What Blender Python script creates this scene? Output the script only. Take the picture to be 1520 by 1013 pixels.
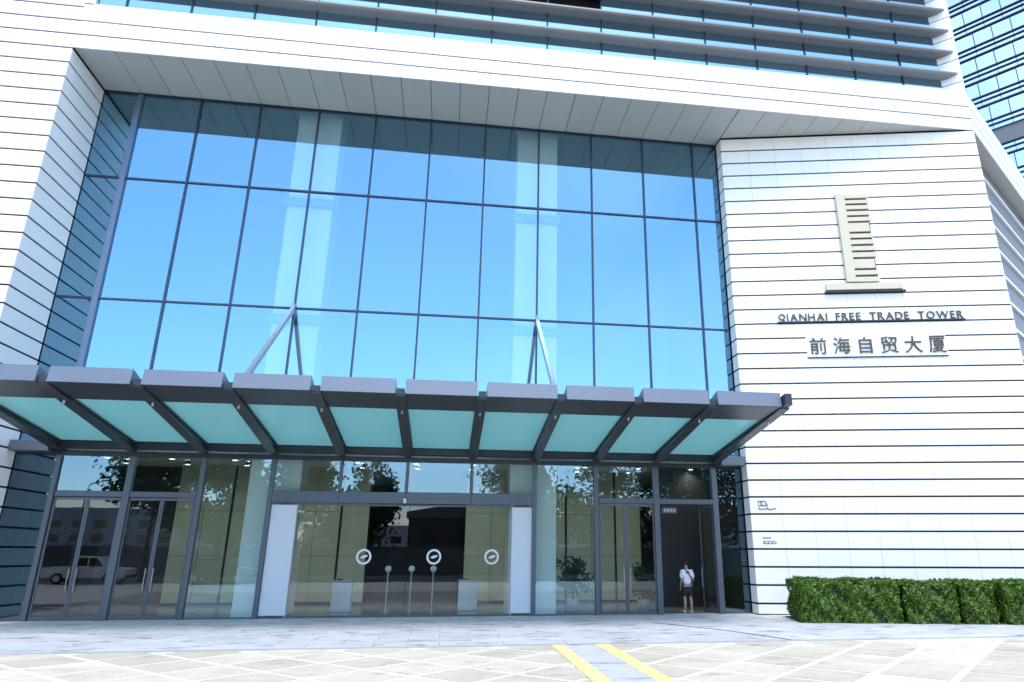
import bpy, bmesh, math, random
from mathutils import Vector, Matrix
R = math.radians
random.seed(7)
for o in list(bpy.data.objects): bpy.data.objects.remove(o, do_unlink=True)
scene = bpy.context.scene
COL = scene.collection

# ------------------------------------------------------------------ camera
yaw, pit, rol = 0.1540, 0.3221, -0.0022
cd = bpy.data.cameras.new("camera"); cam = bpy.data.objects.new("camera", cd); COL.objects.link(cam)
cd.sensor_width = 36.0; cd.sensor_fit = 'HORIZONTAL'
cd.lens = 1038.675 / 1520 * 36
cd.shift_x = (760 - 829.53) / 1520; cd.shift_y = (474.55 - 506.5) / 1520
cd.clip_start = 0.1; cd.clip_end = 3000
fw = Vector((math.sin(yaw)*math.cos(pit), math.cos(yaw)*math.cos(pit), math.sin(pit)))
rt = Vector((math.cos(yaw), -math.sin(yaw), 0)); dn = fw.cross(rt)
rt2 = rt*math.cos(rol) + dn*math.sin(rol); dn2 = -rt*math.sin(rol) + dn*math.cos(rol)
up = -dn2
cam.matrix_world = Matrix(((rt2.x, up.x, -fw.x, 0), (rt2.y, up.y, -fw.y, -25.581), (rt2.z, up.z, -fw.z, 2.028), (0, 0, 0, 1)))
scene.camera = cam

# ------------------------------------------------------------------ light
SUN_EL, SUN_AZ = R(62), R(176)      # azimuth clockwise from +Y: the sun stands high in front of the facade
w = bpy.data.worlds.new("World"); scene.world = w; w.use_nodes = True
wn = w.node_tree; bg = wn.nodes["Background"]
sky = wn.nodes.new("ShaderNodeTexSky"); sky.sky_type = 'NISHITA'; sky.sun_disc = False
sky.sun_elevation = SUN_EL; sky.sun_rotation = SUN_AZ
sky.air_density = 1.0; sky.dust_density = 0.35; sky.ozone_density = 2.0
tcw = wn.nodes.new("ShaderNodeTexCoord"); nz = wn.nodes.new("ShaderNodeTexNoise"); nz.inputs["Scale"].default_value = 2.2; nz.inputs["Detail"].default_value = 7; nz.inputs["Distortion"].default_value = 0.6
mr = wn.nodes.new("ShaderNodeMapRange"); mr.inputs[1].default_value = 0.48; mr.inputs[2].default_value = 0.80; mr.inputs[4].default_value = 0.45
cm_ = wn.nodes.new("ShaderNodeMix"); cm_.data_type = 'RGBA'; cm_.inputs[7].default_value = (5.2, 5.8, 6.4, 1)     # thin even cloud veil
wn.links.new(tcw.outputs["Generated"], nz.inputs["Vector"]); wn.links.new(nz.outputs[0], mr.inputs[0]); wn.links.new(mr.outputs[0], cm_.inputs[0])
wn.links.new(sky.outputs[0], cm_.inputs[6]); wn.links.new(cm_.outputs[2], bg.inputs[0]); bg.inputs[1].default_value = 0.15
sl = bpy.data.lights.new("sun", 'SUN'); sl.energy = 1.1; sl.angle = R(24); sl.color = (1.0, 0.955, 0.89)
sun = bpy.data.objects.new("sun", sl); COL.objects.link(sun)
sd = Vector((math.sin(SUN_AZ)*math.cos(SUN_EL), math.cos(SUN_AZ)*math.cos(SUN_EL), math.sin(SUN_EL)))
sun.rotation_euler = sd.to_track_quat('Z', 'Y').to_euler(); sun.location = (0, 0, 80)
vs = scene.view_settings; vs.view_transform = 'Standard'; vs.look = 'None'; vs.gamma = 1; vs.use_curve_mapping = False
vs.exposure = 1.6
try:
    scene.cycles.transparent_max_bounces = 16; scene.cycles.max_bounces = 8
except Exception: pass

# ------------------------------------------------------------------ materials
def mat(name, col, rough=0.5, metal=0.0, var=0.0, scale=3.0, bump=0.0, spec=0.5, objvar=0.0, dirt=None, bscale=None):
    m = bpy.data.materials.new(name); m.use_nodes = True
    n, l = m.node_tree.nodes, m.node_tree.links
    b = n["Principled BSDF"]
    b.inputs["Roughness"].default_value = rough; b.inputs["Metallic"].default_value = metal
    b.inputs["Specular IOR Level"].default_value = spec
    c = n.new("ShaderNodeRGB"); c.outputs[0].default_value = (*col, 1); out = c.outputs[0]
    tc = n.new("ShaderNodeNewGeometry")
    if var > 0:
        t = n.new("ShaderNodeTexNoise"); t.inputs["Scale"].default_value = scale; t.inputs["Detail"].default_value = 6; t.inputs["Roughness"].default_value = 0.65
        l.new(tc.outputs["Position"], t.inputs["Vector"])
        r = n.new("ShaderNodeMapRange"); r.inputs[1].default_value = 0.25; r.inputs[2].default_value = 0.75; r.inputs[3].default_value = 1 - var; r.inputs[4].default_value = 1 + var
        l.new(t.outputs[0], r.inputs[0])
        v = n.new("ShaderNodeVectorMath"); v.operation = 'SCALE'; l.new(out, v.inputs[0]); l.new(r.outputs[0], v.inputs["Scale"]); out = v.outputs[0]
    if objvar > 0:
        oi = n.new("ShaderNodeObjectInfo"); r = n.new("ShaderNodeMapRange"); r.inputs[3].default_value = 1 - objvar; r.inputs[4].default_value = 1 + objvar
        l.new(oi.outputs["Random"], r.inputs[0])
        v = n.new("ShaderNodeVectorMath"); v.operation = 'SCALE'; l.new(out, v.inputs[0]); l.new(r.outputs[0], v.inputs["Scale"]); out = v.outputs[0]
    if dirt:
        dcol, dscale, lo, hi = dirt
        t = n.new("ShaderNodeTexNoise"); t.inputs["Scale"].default_value = dscale; t.inputs["Detail"].default_value = 7; t.inputs["Roughness"].default_value = 0.7
        mp = n.new("ShaderNodeMapping"); mp.inputs["Scale"].default_value = (0.55, 1.5, 1); mp.inputs["Rotation"].default_value = (0, 0, 0.3)
        l.new(tc.outputs["Position"], mp.inputs[0]); l.new(mp.outputs[0], t.inputs["Vector"])
        r = n.new("ShaderNodeMapRange"); r.inputs[1].default_value = lo; r.inputs[2].default_value = hi; l.new(t.outputs[0], r.inputs[0])
        mx = n.new("ShaderNodeMix"); mx.data_type = 'RGBA'; l.new(r.outputs[0], mx.inputs[0]); l.new(out, mx.inputs[6]); mx.inputs[7].default_value = (*dcol, 1); out = mx.outputs[2]
    l.new(out, b.inputs["Base Color"])
    if bump > 0:
        t = n.new("ShaderNodeTexNoise"); t.inputs["Scale"].default_value = bscale or scale * 6; t.inputs["Detail"].default_value = 4
        l.new(tc.outputs["Position"], t.inputs["Vector"])
        bp_ = n.new("ShaderNodeBump"); bp_.inputs["Strength"].default_value = bump; bp_.inputs["Distance"].default_value = 0.02
        l.new(t.outputs[0], bp_.inputs["Height"]); l.new(bp_.outputs[0], b.inputs["Normal"])
    return m

def glass(name, refl, fac, trans, rough=0.0, wave=0.0):
    m = bpy.data.materials.new(name); m.use_nodes = True
    n, l = m.node_tree.nodes, m.node_tree.links; n.clear()
    o = n.new("ShaderNodeOutputMaterial"); mx = n.new("ShaderNodeMixShader")
    t = n.new("ShaderNodeBsdfTransparent"); t.inputs[0].default_value = (*trans, 1)
    g = n.new("ShaderNodeBsdfGlossy"); g.inputs["Color"].default_value = (*refl, 1); g.inputs["Roughness"].default_value = rough
    lw = n.new("ShaderNodeLayerWeight"); lw.inputs[0].default_value = 0.28
    r = n.new("ShaderNodeMapRange"); r.inputs[3].default_value = fac; r.inputs[4].default_value = 1.0; l.new(lw.outputs["Fresnel"], r.inputs[0])
    r.inputs[1].default_value = 0.05
    l.new(r.outputs[0], mx.inputs[0]); l.new(t.outputs[0], mx.inputs[1]); l.new(g.outputs[0], mx.inputs[2]); l.new(mx.outputs[0], o.inputs[0])
    if wave > 0:
        ge = n.new("ShaderNodeNewGeometry"); tx = n.new("ShaderNodeTexNoise"); tx.inputs["Scale"].default_value = 0.9; tx.inputs["Detail"].default_value = 1
        l.new(ge.outputs["Position"], tx.inputs["Vector"])
        b = n.new("ShaderNodeBump"); b.inputs["Strength"].default_value = 1.0; b.inputs["Distance"].default_value = wave
        l.new(tx.outputs[0], b.inputs["Height"]); l.new(b.outputs[0], g.inputs["Normal"])
    return m

M = {}
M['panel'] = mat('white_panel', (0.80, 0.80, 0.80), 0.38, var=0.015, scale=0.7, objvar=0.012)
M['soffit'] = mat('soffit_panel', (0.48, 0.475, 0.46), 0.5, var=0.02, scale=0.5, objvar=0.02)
M['joint'] = mat('dark_joint', (0.018, 0.018, 0.02), 0.8)
M['mull'] = mat('blue_grey_metal', (0.045, 0.055, 0.085), 0.28, metal=0.55, var=0.04)
M['mull_light'] = mat('pale_blue_metal', (0.13, 0.175, 0.25), 0.35, metal=0.5, var=0.04)
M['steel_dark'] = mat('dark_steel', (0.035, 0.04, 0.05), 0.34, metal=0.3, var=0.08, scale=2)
M['fascia'] = mat('grey_aluminium', (0.160, 0.180, 0.212), 0.36, metal=0.35, var=0.03, scale=1.2)
M['fin'] = mat('fin_aluminium', (0.20, 0.20, 0.21), 0.4, metal=0.2, var=0.03)
M['strut'] = mat('strut_metal', (0.27, 0.295, 0.34), 0.3, metal=0.4, var=0.04)
M['alu'] = mat('brushed_aluminium', (0.42, 0.44, 0.46), 0.3, metal=0.8, var=0.05)
M['frame'] = mat('grey_frame_metal', (0.105, 0.122, 0.150), 0.36, metal=0.4, var=0.04)
M['glass_up'] = glass('coated_blue_glass', (0.40, 0.735, 0.96), 0.45, (0.95, 0.98, 0.98), wave=0.0006)
M['glass_low'] = glass('entrance_glass', (0.50, 0.76, 0.98), 0.19, (0.88, 0.97, 0.93), wave=0.0006)
M['glass_door'] = glass('clear_door_glass', (0.80, 0.86, 0.95), 0.09, (0.90, 0.97, 0.94), wave=0.0008)
M['glass_rib'] = glass('ribbon_window_glass', (0.50, 0.78, 0.97), 0.68, (0.35, 0.45, 0.5))
M['glass_tower'] = glass('tower_glass', (0.86, 0.96, 1.0), 0.84, (0.5, 0.6, 0.65))
M['stone'] = mat('beige_stone', (0.36, 0.365, 0.27), 0.42, var=0.07, scale=1.3, objvar=0.05)
M['column'] = mat('white_column', (0.90, 0.91, 0.90), 0.5, var=0.02)
M['lobby_floor'] = mat('lobby_floor', (0.30, 0.31, 0.30), 0.18, var=0.06, scale=1.5)
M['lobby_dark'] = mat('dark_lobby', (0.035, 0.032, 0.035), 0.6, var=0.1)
M['ceil'] = mat('lobby_ceiling', (0.62, 0.62, 0.58), 0.7)
M['sidewalk'] = mat('grey_granite', (0.50, 0.50, 0.50), 0.7, var=0.10, scale=1.6, objvar=0.07, dirt=((0.19, 0.19, 0.20), 1.7, 0.54, 0.63), bump=0.15, bscale=40)
M['sidewalk_gap'] = mat('paving_joint', (0.16, 0.16, 0.16), 0.9, var=0.15)
M['slab'] = mat('cream_slab', (0.54, 0.485, 0.375), 0.75, var=0.18, scale=0.9, objvar=0.12, dirt=((0.26, 0.23, 0.18), 1.1, 0.57, 0.70), bump=0.2, bscale=30)
M['band'] = mat('pale_paving_band', (0.72, 0.68, 0.58), 0.75, var=0.10, scale=2.5, bump=0.15)
M['yellow'] = mat('yellow_paint', (0.78, 0.60, 0.26), 0.65, var=0.10, scale=4, dirt=((0.62, 0.55, 0.38), 3.0, 0.52, 0.70))
M['kerb'] = mat('kerb_stone', (0.36, 0.36, 0.37), 0.75, var=0.12, scale=3)
M['asphalt'] = mat('asphalt', (0.06, 0.06, 0.062), 0.85, var=0.2, scale=1.0, bump=0.3)
M['ground'] = mat('ground_earth', (0.22, 0.21, 0.19), 0.9, var=0.2, scale=0.2)
M['gold'] = mat('champagne_metal', (0.55, 0.485, 0.36), 0.4, metal=0.1, var=0.03)
M['bronze'] = mat('bronze_letter', (0.085, 0.07, 0.05), 0.45, metal=0.3)
M['black'] = mat('black_paint', (0.012, 0.012, 0.013), 0.5)
M['white'] = mat('white_film', (0.72, 0.74, 0.76), 0.5)
M['screen'] = mat('pale_screen_panel', (0.60, 0.63, 0.68), 0.45, var=0.02)
M['grey_panel'] = mat('grey_side_panel', (0.16, 0.165, 0.18), 0.5, var=0.05)
M['bark'] = mat('bark', (0.10, 0.075, 0.055), 0.9, var=0.25, scale=6, bump=0.5)
M['soil'] = mat('soil', (0.05, 0.04, 0.03), 0.95, var=0.2)
def leafmat(name, a, b):
    m = bpy.data.materials.new(name); m.use_nodes = True
    n, l = m.node_tree.nodes, m.node_tree.links; p = n["Principled BSDF"]
    p.inputs["Roughness"].default_value = 0.45
    g = n.new("ShaderNodeNewGeometry"); cr = n.new("ShaderNodeValToRGB")
    cr.color_ramp.elements[0].color = (*a, 1); cr.color_ramp.elements[1].color = (*b, 1)
    l.new(g.outputs["Random Per Island"], cr.inputs[0]); l.new(cr.outputs[0], p.inputs["Base Color"])
    tr = n.new("ShaderNodeBsdfTranslucent"); l.new(cr.outputs[0], tr.inputs[0])
    mx = n.new("ShaderNodeMixShader"); mx.inputs[0].default_value = 0.25
    l.new(p.outputs[0], mx.inputs[1]); l.new(tr.outputs[0], mx.inputs[2]); l.new(mx.outputs[0], n["Material Output"].inputs[0])
    return m
M['hedge_leaf'] = leafmat('hedge_leaf', (0.020, 0.065, 0.006), (0.17, 0.30, 0.035))
M['hedge_core'] = mat('hedge_twigs', (0.012, 0.022, 0.006), 0.95)
M['tree_leaf'] = leafmat('tree_leaf', (0.02, 0.05, 0.012), (0.06, 0.11, 0.03))
M['plant_leaf'] = leafmat('plant_leaf', (0.015, 0.04, 0.012), (0.05, 0.09, 0.03))
def teal():
    m = bpy.data.materials.new('frosted_teal_glass'); m.use_nodes = True
    n, l = m.node_tree.nodes, m.node_tree.links; p = n["Principled BSDF"]
    p.inputs["Base Color"].default_value = (0.30, 0.47, 0.47, 1); p.inputs["Roughness"].default_value = 0.16
    t = n.new("ShaderNodeBsdfTranslucent"); t.inputs[0].default_value = (0.40, 0.66, 0.65, 1)
    mx = n.new("ShaderNodeMixShader"); mx.inputs[0].default_value = 0.6
    l.new(p.outputs[0], mx.inputs[1]); l.new(t.outputs[0], mx.inputs[2]); l.new(mx.outputs[0], n["Material Output"].inputs[0])
    return m
M['teal'] = teal()
def emit(name, c, s):
    m = bpy.data.materials.new(name); m.use_nodes = True; p = m.node_tree.nodes["Principled BSDF"]
    p.inputs["Emission Color"].default_value = (*c, 1); p.inputs["Emission Strength"].default_value = s; return m
M['lamp'] = emit('downlight', (1.0, 0.94, 0.82), 85.0)

# ------------------------------------------------------------------ helpers
def link(o, parent=None):
    COL.objects.link(o)
    if parent is not None: o.parent = parent
    return o
def empty(name, loc=(0, 0, 0), rz=0, parent=None):
    o = bpy.data.objects.new(name, None); o.empty_display_size = 0.2; link(o, parent)
    o.location = loc; o.rotation_euler = (0, 0, rz); return o
def tag(o, label, cat, group=None, kind=None):
    o['label'] = label; o['category'] = cat
    if group: o['group'] = group
    if kind: o['kind'] = kind
    return o
def mesh_from(name, verts, faces, m):
    me = bpy.data.meshes.new(name); me.from_pydata(verts, [], faces); me.update()
    me.materials.append(m if not isinstance(m, str) else M[m]); return me
def obj(name, me, parent=None, loc=(0, 0, 0), rot=(0, 0, 0)):
    o = bpy.data.objects.new(name, me); link(o, parent); o.location = loc; o.rotation_euler = rot; return o
_cache = {}
def boxmesh(size, m, bev=0.0):
    k = (round(size[0], 4), round(size[1], 4), round(size[2], 4), m, bev)
    if k not in _cache:
        bm = bmesh.new(); bmesh.ops.create_cube(bm, size=1)
        for v in bm.verts: v.co = Vector((v.co.x*size[0], v.co.y*size[1], v.co.z*size[2]))
        if bev: bmesh.ops.bevel(bm, geom=bm.edges[:], offset=bev, segments=1, affect='EDGES')
        me = bpy.data.meshes.new('box'); bm.to_mesh(me); bm.free(); me.materials.append(M[m])
        if m in ('glass_up', 'glass_low', 'glass_door'):        # the coating sits on the outer face only
            me.materials.append(M['clear'])
            for p in me.polygons: p.material_index = 0 if p.normal.y < -0.9 else 1
        _cache[k] = me
    return _cache[k]
def clear():
    m = bpy.data.materials.new('clear_glass_face'); m.use_nodes = True
    n = m.node_tree.nodes; n.clear(); o = n.new("ShaderNodeOutputMaterial"); t = n.new("ShaderNodeBsdfTransparent"); t.inputs[0].default_value = (0.97, 0.99, 0.98, 1)
    m.node_tree.links.new(t.outputs[0], o.inputs[0]); return m
M['clear'] = clear()
def box(name, x0, x1, y0, y1, z0, z1, m, parent=None, bev=0.0, rot=(0, 0, 0)):
    return obj(name, boxmesh((x1-x0, y1-y0, z1-z0), m, bev), parent, ((x0+x1)/2, (y0+y1)/2, (z0+z1)/2), rot)
class MB:
    def __init__(s): s.v = []; s.f = []
    def box(s, x0, x1, y0, y1, z0, z1):
        b = len(s.v)
        s.v += [(x, y, z) for z in (z0, z1) for y in (y0, y1) for x in (x0, x1)]
        s.f += [tuple(b+i for i in q) for q in ((0, 2, 3, 1), (4, 5, 7, 6), (0, 1, 5, 4), (2, 6, 7, 3), (0, 4, 6, 2), (1, 3, 7, 5))]
    def prism(s, pts, a, b, axis='x'):      # pts 2-D outline (counter-clockwise), extruded a..b along axis
        n = len(pts); o = len(s.v)
        for t in (a, b):
            for p in pts:
                s.v.append((t, p[0], p[1]) if axis == 'x' else (p[0], t, p[1]) if axis == 'y' else (p[0], p[1], t))
        s.f.append(tuple(o+i for i in range(n))[::-1]); s.f.append(tuple(o+n+i for i in range(n)))
        for i in range(n): s.f.append((o+i, o+(i+1) % n, o+n+(i+1) % n, o+n+i))
    def tube(s, pts, rad, seg=8):
        pts = [Vector(p) for p in pts]; n = len(pts); o = len(s.v)
        for i, p in enumerate(pts):
            d = (pts[min(i+1, n-1)] - pts[max(i-1, 0)]).normalized()
            a = d.orthogonal().normalized() if abs(d.z) > 0.95 else d.cross(Vector((0, 0, 1))).normalized(); b = d.cross(a)
            r = rad[i] if isinstance(rad, (list, tuple)) else rad
            for k in range(seg):
                t = 2*math.pi*k/seg; q = p + a*math.cos(t)*r + b*math.sin(t)*r; s.v.append(tuple(q))
        for i in range(n-1):
            for k in range(seg):
                s.f.append((o+i*seg+k, o+i*seg+(k+1) % seg, o+(i+1)*seg+(k+1) % seg, o+(i+1)*seg+k))
        s.f.append(tuple(o+k for k in range(seg))[::-1]); s.f.append(tuple(o+(n-1)*seg+k for k in range(seg)))
    def lathe(s, prof, seg=16, c=(0, 0, 0)):
        o = len(s.v); n = len(prof)
        for r, z in prof:
            for k in range(seg):
                t = 2*math.pi*k/seg; s.v.append((c[0]+r*math.cos(t), c[1]+r*math.sin(t), c[2]+z))
        for i in range(n-1):
            for k in range(seg): s.f.append((o+i*seg+k, o+i*seg+(k+1) % seg, o+(i+1)*seg+(k+1) % seg, o+(i+1)*seg+k))
        s.f.append(tuple(o+k for k in range(seg))[::-1]); s.f.append(tuple(o+(n-1)*seg+k for k in range(seg)))
    def mesh(s, m, smooth=False):
        me = mesh_from('mesh', s.v, s.f, m)
        bm = bmesh.new(); bm.from_mesh(me); bmesh.ops.recalc_face_normals(bm, faces=bm.faces[:]); bm.to_mesh(me); bm.free()
        if smooth:
            for p in me.polygons: p.use_smooth = True
        return me
    def build(s, name, m, parent=None, loc=(0, 0, 0), rot=(0, 0, 0), smooth=False):
        return obj(name, s.mesh(m, smooth), parent, loc, rot)

# ------------------------------------------------------------------ grid constants (metres)
X0, S, HS = -12.654, 2.25, 1.125
ROW = 0.6041; ROW0 = 0.366                      # panel joints at ROW0 + n*ROW
ZS = 19.15                                      # soffit height
FX0, FX1 = -14.0, 21.36
def FY(x): return -2.54 - 0.0105*(x + 14)       # front cladding plane
FANG = math.atan(-0.0105)

# ------------------------------------------------------------------ ground
def sheet(name, x0, x1, y0, y1, z, m):
    o = obj(name, mesh_from(name, [(x0, y0, z), (x1, y0, z), (x1, y1, z), (x0, y1, z)], [(0, 1, 2, 3)], m)); o['kind'] = 'structure'; return o
sheet('ground', -900, 900, -900, 900, -0.14, 'ground')
sheet('asphalt_road', -300, 300, -47, -30.02, -0.10, 'asphalt')

def wbox(name, x0, x1, y0, y1, z0, z1, m, parent=None):      # box with its origin at the parent's origin
    b = MB(); b.box(x0, x1, y0, y1, z0, z1); return b.build(name, m, parent)
def struct(o): o['kind'] = 'structure'; return o
YC = -7.95
side = struct(wbox('sidewalk', -26, 40, YC+0.16, 0.25, -0.2, -0.016, 'sidewalk_gap'))
plaza = struct(wbox('paved_forecourt', -60, 60, -30, YC-0.005, -0.2, -0.014, 'band'))
struct(wbox('kerb', -60, 60, YC, YC+0.155, -0.2, 0.006, 'kerb'))
sw, sdp = 1.5, 0.75
row = 0; y = YC+0.17
while y < 0.1:
    y1 = min(y+sdp, 0.2); off = (row % 2)*sw/2
    for i in range(-10, 13):
        o = box('granite_slab', i*sw+off+0.006, (i+1)*sw+off-0.006, y+0.006, y1-0.006, -0.05, 0.0, 'sidewalk', side)
        o.location.z += random.uniform(-0.001, 0.003)
    y = y1; row += 1
# diamond slabs between pale diagonal bands on the forecourt
def clip_y(poly, ymax):
    out = []
    for a, b in zip(poly, poly[1:]+poly[:1]):
        ia, ib = a[1] <= ymax, b[1] <= ymax
        if ia: out.append(a)
        if ia != ib:
            t = (ymax-a[1])/(b[1]-a[1]); out.append((a[0]+t*(b[0]-a[0]), ymax))
    return out
c, g = 1.8, 0.11
dm = {}
for i in range(-6, 22):
    for j in range(-20, 8):
        a0 = 15.05 + (i-8)*c; b0 = -3.3 + j*c
        cx_, cy_ = (a0+b0)/2 + c/2, (b0-a0)/2
        if not (-15 < cx_ < 18 and -16.5 < cy_ < YC+0.5): continue
        h = c/2 - g
        poly = [(cx_-h, cy_), (cx_, cy_-h), (cx_+h, cy_), (cx_, cy_+h)]
        p2 = clip_y(poly, YC-0.03)
        if len(p2) < 3: continue
        if len(p2) == 4 and cy_+h < YC-0.03:
            if 'd' not in dm:
                b = MB(); b.prism([(-h, 0), (0, -h), (h, 0), (0, h)], -0.03, 0, 'z'); dm['d'] = b.mesh('slab')
            o = obj('diamond_slab', dm['d'], plaza, (cx_, cy_, random.uniform(-0.003, 0.0)))
        else:
            b = MB(); b.prism([(q[0]-cx_, q[1]-cy_) for q in p2], -0.03, 0, 'z'); obj('diamond_slab', b.mesh('slab'), plaza, (cx_, cy_, -0.001))
for x0, x1 in ((2.56, 2.88), (3.62, 3.94)):
    o = wbox('painted_line', x0, x1, -16, YC-0.02, 0.001, 0.006, 'yellow', plaza)
wbox('line_gap_paving', 2.88, 3.62, -16, YC-0.02, -0.02, 0.002, 'sidewalk', plaza)
b = MB()
for (xa, ya), (xb, yb) in (((6.5, -2.95), (7.86, -5.5)), ((7.86, -5.5), (8.6, -7.78))):
    d = Vector((xb-xa, yb-ya, 0)).normalized(); nn = Vector((-d.y, d.x, 0))*0.05
    b.prism([(xa+nn.x, ya+nn.y), (xb+nn.x, yb+nn.y), (xb-nn.x, yb-nn.y), (xa-nn.x, ya-nn.y)][::-1], 0.004, 0.008, 'z')
b.build('drain_channel', 'sidewalk_gap', side)

# ------------------------------------------------------------------ the office building
B = empty('office_building', (0, 0, 0))
tag(B, 'white panelled office tower with tall blue glass entrance hall', 'building')
rows = [ROW0 + ROW*n for n in range(-1, 60)]
JG = 0.033                                     # half of the open horizontal joint
# left wall, front face
lw = MB(); lw.prism([(FX0-0.06, FY(FX0)+0.07), (FX0-0.06, 12), (-30, 12), (-30, FY(-30)+0.07)][::-1], -0.1, 36, 'z')
lw = lw.build('cladding_wall', 'joint', B)
for n in range(0, 40):
    z0, z1 = max(rows[n], 0.0)+JG, rows[n+1]-JG
    for i in range(5):
        xa, xb = FX0 - i*2.25 - 2.25 + 0.004, FX0 - i*2.25 - (0.004 if i else 0.0)
        xm = (xa+xb)/2
        box('wall_panel', xa, xb, FY(xm), FY(xm)+0.05, z0, z1, 'panel', lw, 0.004, (0, 0, FANG))
# left reveal
rv = wbox('reveal_wall', FX0-0.055, FX0-0.05, FY(FX0)+0.075, -0.04, 0, ZS, 'joint', B)
for n in range(0, 32):
    z0, z1 = max(rows[n], 0.0)+JG, min(rows[n+1], ZS)-JG
    if z1-z0 < 0.05: continue
    box('reveal_panel', FX0-0.045, FX0, FY(FX0)+0.055, -0.045, z0, z1, 'panel', rv, 0.004)
# right sign wall, in its own frame: x along the wall, -y outwards
RA = Vector((10.95, -0.60)); RB = Vector((21.32, -2.955)); RL = (RB-RA).length; RANG = math.atan2(RB.y-RA.y, RB.x-RA.x)
sg = MB(); sg.box(0.0, RL-0.02, 0.055, 0.5, -0.1, ZS-0.02)
sg = sg.build('sign_wall', 'joint', B, (RA.x, RA.y, 0), (0, 0, RANG))
tj = [0.0, 1.15, 2.24, 3.35, 4.45, 5.53, 6.62, 7.74, 8.87, RL]
for n in range(0, 32):
    z0, z1 = max(rows[n], 0.0)+JG, min(rows[n+1], ZS-0.04)-JG
    if z1-z0 < 0.05: continue
    for a, b_ in zip(tj[:-1], tj[1:]):
        o = box('facing_panel', a+0.004, b_-0.004, 0.0, 0.05, z0, z1, 'panel', sg, 0.004)
        o.location.y += random.uniform(0, 0.003)
rt_ = wbox('return_wall', RA.x+0.05, RA.x+0.3, RA.y+0.12, 0.35, 0, ZS-0.02, 'joint', B)
for n in range(0, 32):
    z0, z1 = max(rows[n], 0.0)+JG, min(rows[n+1], ZS-0.04)-JG
    if z1-z0 < 0.05: continue
    box('return_panel', RA.x, RA.x+0.045, RA.y+0.055, -0.09, z0, z1, 'panel', rt_, 0.004)
# soffit
sf = MB()
def inner(x): return -0.0 if x <= RA.x else RA.y + (x-RA.x)*(RB.y-RA.y)/(RB.x-RA.x)
sf.box(FX0-0.5, FX1-0.05, -2.3, 0.3, ZS+0.075, ZS+0.2)
sf = sf.build('soffit', 'joint', B)
xs = [FX0] + [X0 + HS*n for n in range(-1, 31) if FX0+0.3 < X0+HS*n < FX1-0.3] + [FX1]
for a, b_ in zip(xs[:-1], xs[1:]):
    for aa, bb in ([(a, RA.x), (RA.x, b_)] if a < RA.x < b_ else [(a, b_)]):
        ia = -0.05 if bb <= RA.x+1e-6 else inner(aa); ib = -0.05 if bb <= RA.x+1e-6 else inner(bb)
        pg = [(aa+0.011, FY(aa)+0.01), (bb-0.011, FY(bb)+0.01), (bb-0.011, ib), (aa+0.011, ia)]
        if pg[2][1] - pg[1][1] < 0.03: pg = [pg[0], pg[1], (pg[1][0], pg[1][1]+0.02), pg[3]]
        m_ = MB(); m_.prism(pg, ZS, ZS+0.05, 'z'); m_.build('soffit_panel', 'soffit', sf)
# fascia band
fz = [ZS-0.02, 19.70, 20.31, 21.06]
fb = MB(); fb.prism([(FX0, FY(FX0)+0.06), (FX1-0.06, FY(FX1)+0.06), (FX1-0.06, -2.2), (FX0, -2.2)], ZS+0.07, 21.05, 'z'); fb = fb.build('fascia_band', 'joint', B)
fj = [FX0] + [X0 + HS*n for n in range(0, 31) if X0+HS*n < FX1-0.4] + [FX1]
for r_ in range(3):
    for a, b_ in zip(fj[:-1], fj[1:]):
        xm = (a+b_)/2
        o = box('fascia_panel', a+0.006, b_-0.006, FY(xm), FY(xm)+0.05, fz[r_]+(0.03 if r_ else 0), fz[r_+1]-0.03, 'panel', fb, 0.004, (0, 0, FANG))
        o.location.y += random.uniform(0, 0.002)
m_ = MB(); m_.prism([(FX0+0.3, FY(FX0)+0.003), (FX1, FY(FX1)+0.003), (FX1, -2.28), (FX0+0.3, -2.28)], 21.05, 21.09, 'z'); m_.build('ledge', 'panel', fb)
# side band, chamfered corner
SD = Vector((0.80, 0.60)); SN = Vector((0.60, -0.80)); SC = Vector((FX1, FY(FX1)))
SANG = math.atan2(SD.y, SD.x)
sb = MB(); sb.box(0.05, 16, 0.06, 0.5, ZS+0.07, 21.05); sb = sb.build('side_fascia_band', 'joint', B, (SC.x, SC.y, 0), (0, 0, SANG))
for r_ in range(3):
    for i in range(7): box('side_fascia_panel', i*2.25+(0.0 if i == 0 else 0.004), (i+1)*2.25-0.004, 0, 0.05, fz[r_]+(0.03 if r_ else 0), fz[r_+1]-0.03, 'panel', sb, 0.004)
box('ledge', 0, 15.8, 0.003, 0.9, 21.053, 21.09, 'panel', sb)
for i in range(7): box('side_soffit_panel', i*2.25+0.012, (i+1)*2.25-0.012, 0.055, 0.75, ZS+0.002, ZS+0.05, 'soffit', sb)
sv = MB(); sv.box(-0.4, 16, 0.65, 1.6, 0, ZS-0.002); sv = sv.build('side_wall', 'joint', B, (SC.x, SC.y, 0), (0, 0, SANG))
for n in range(0, 16):
    z0, z1 = 2*n*ROW+ROW0-0.3, 2*(n+1)*ROW+ROW0-0.3
    if z1 > ZS: z1 = ZS-0.02
    for i in range(7):
        box('side_panel', i*2.25-0.3, (i+1)*2.25-0.312, 0.60, 0.65, max(z0, 0)+0.14, z1-0.01, 'grey_panel', sv)
        box('side_trim', i*2.25-0.3, (i+1)*2.25-0.312, 0.50, 0.64, max(z0, 0), max(z0, 0)+0.13, 'panel', sv)

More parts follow.
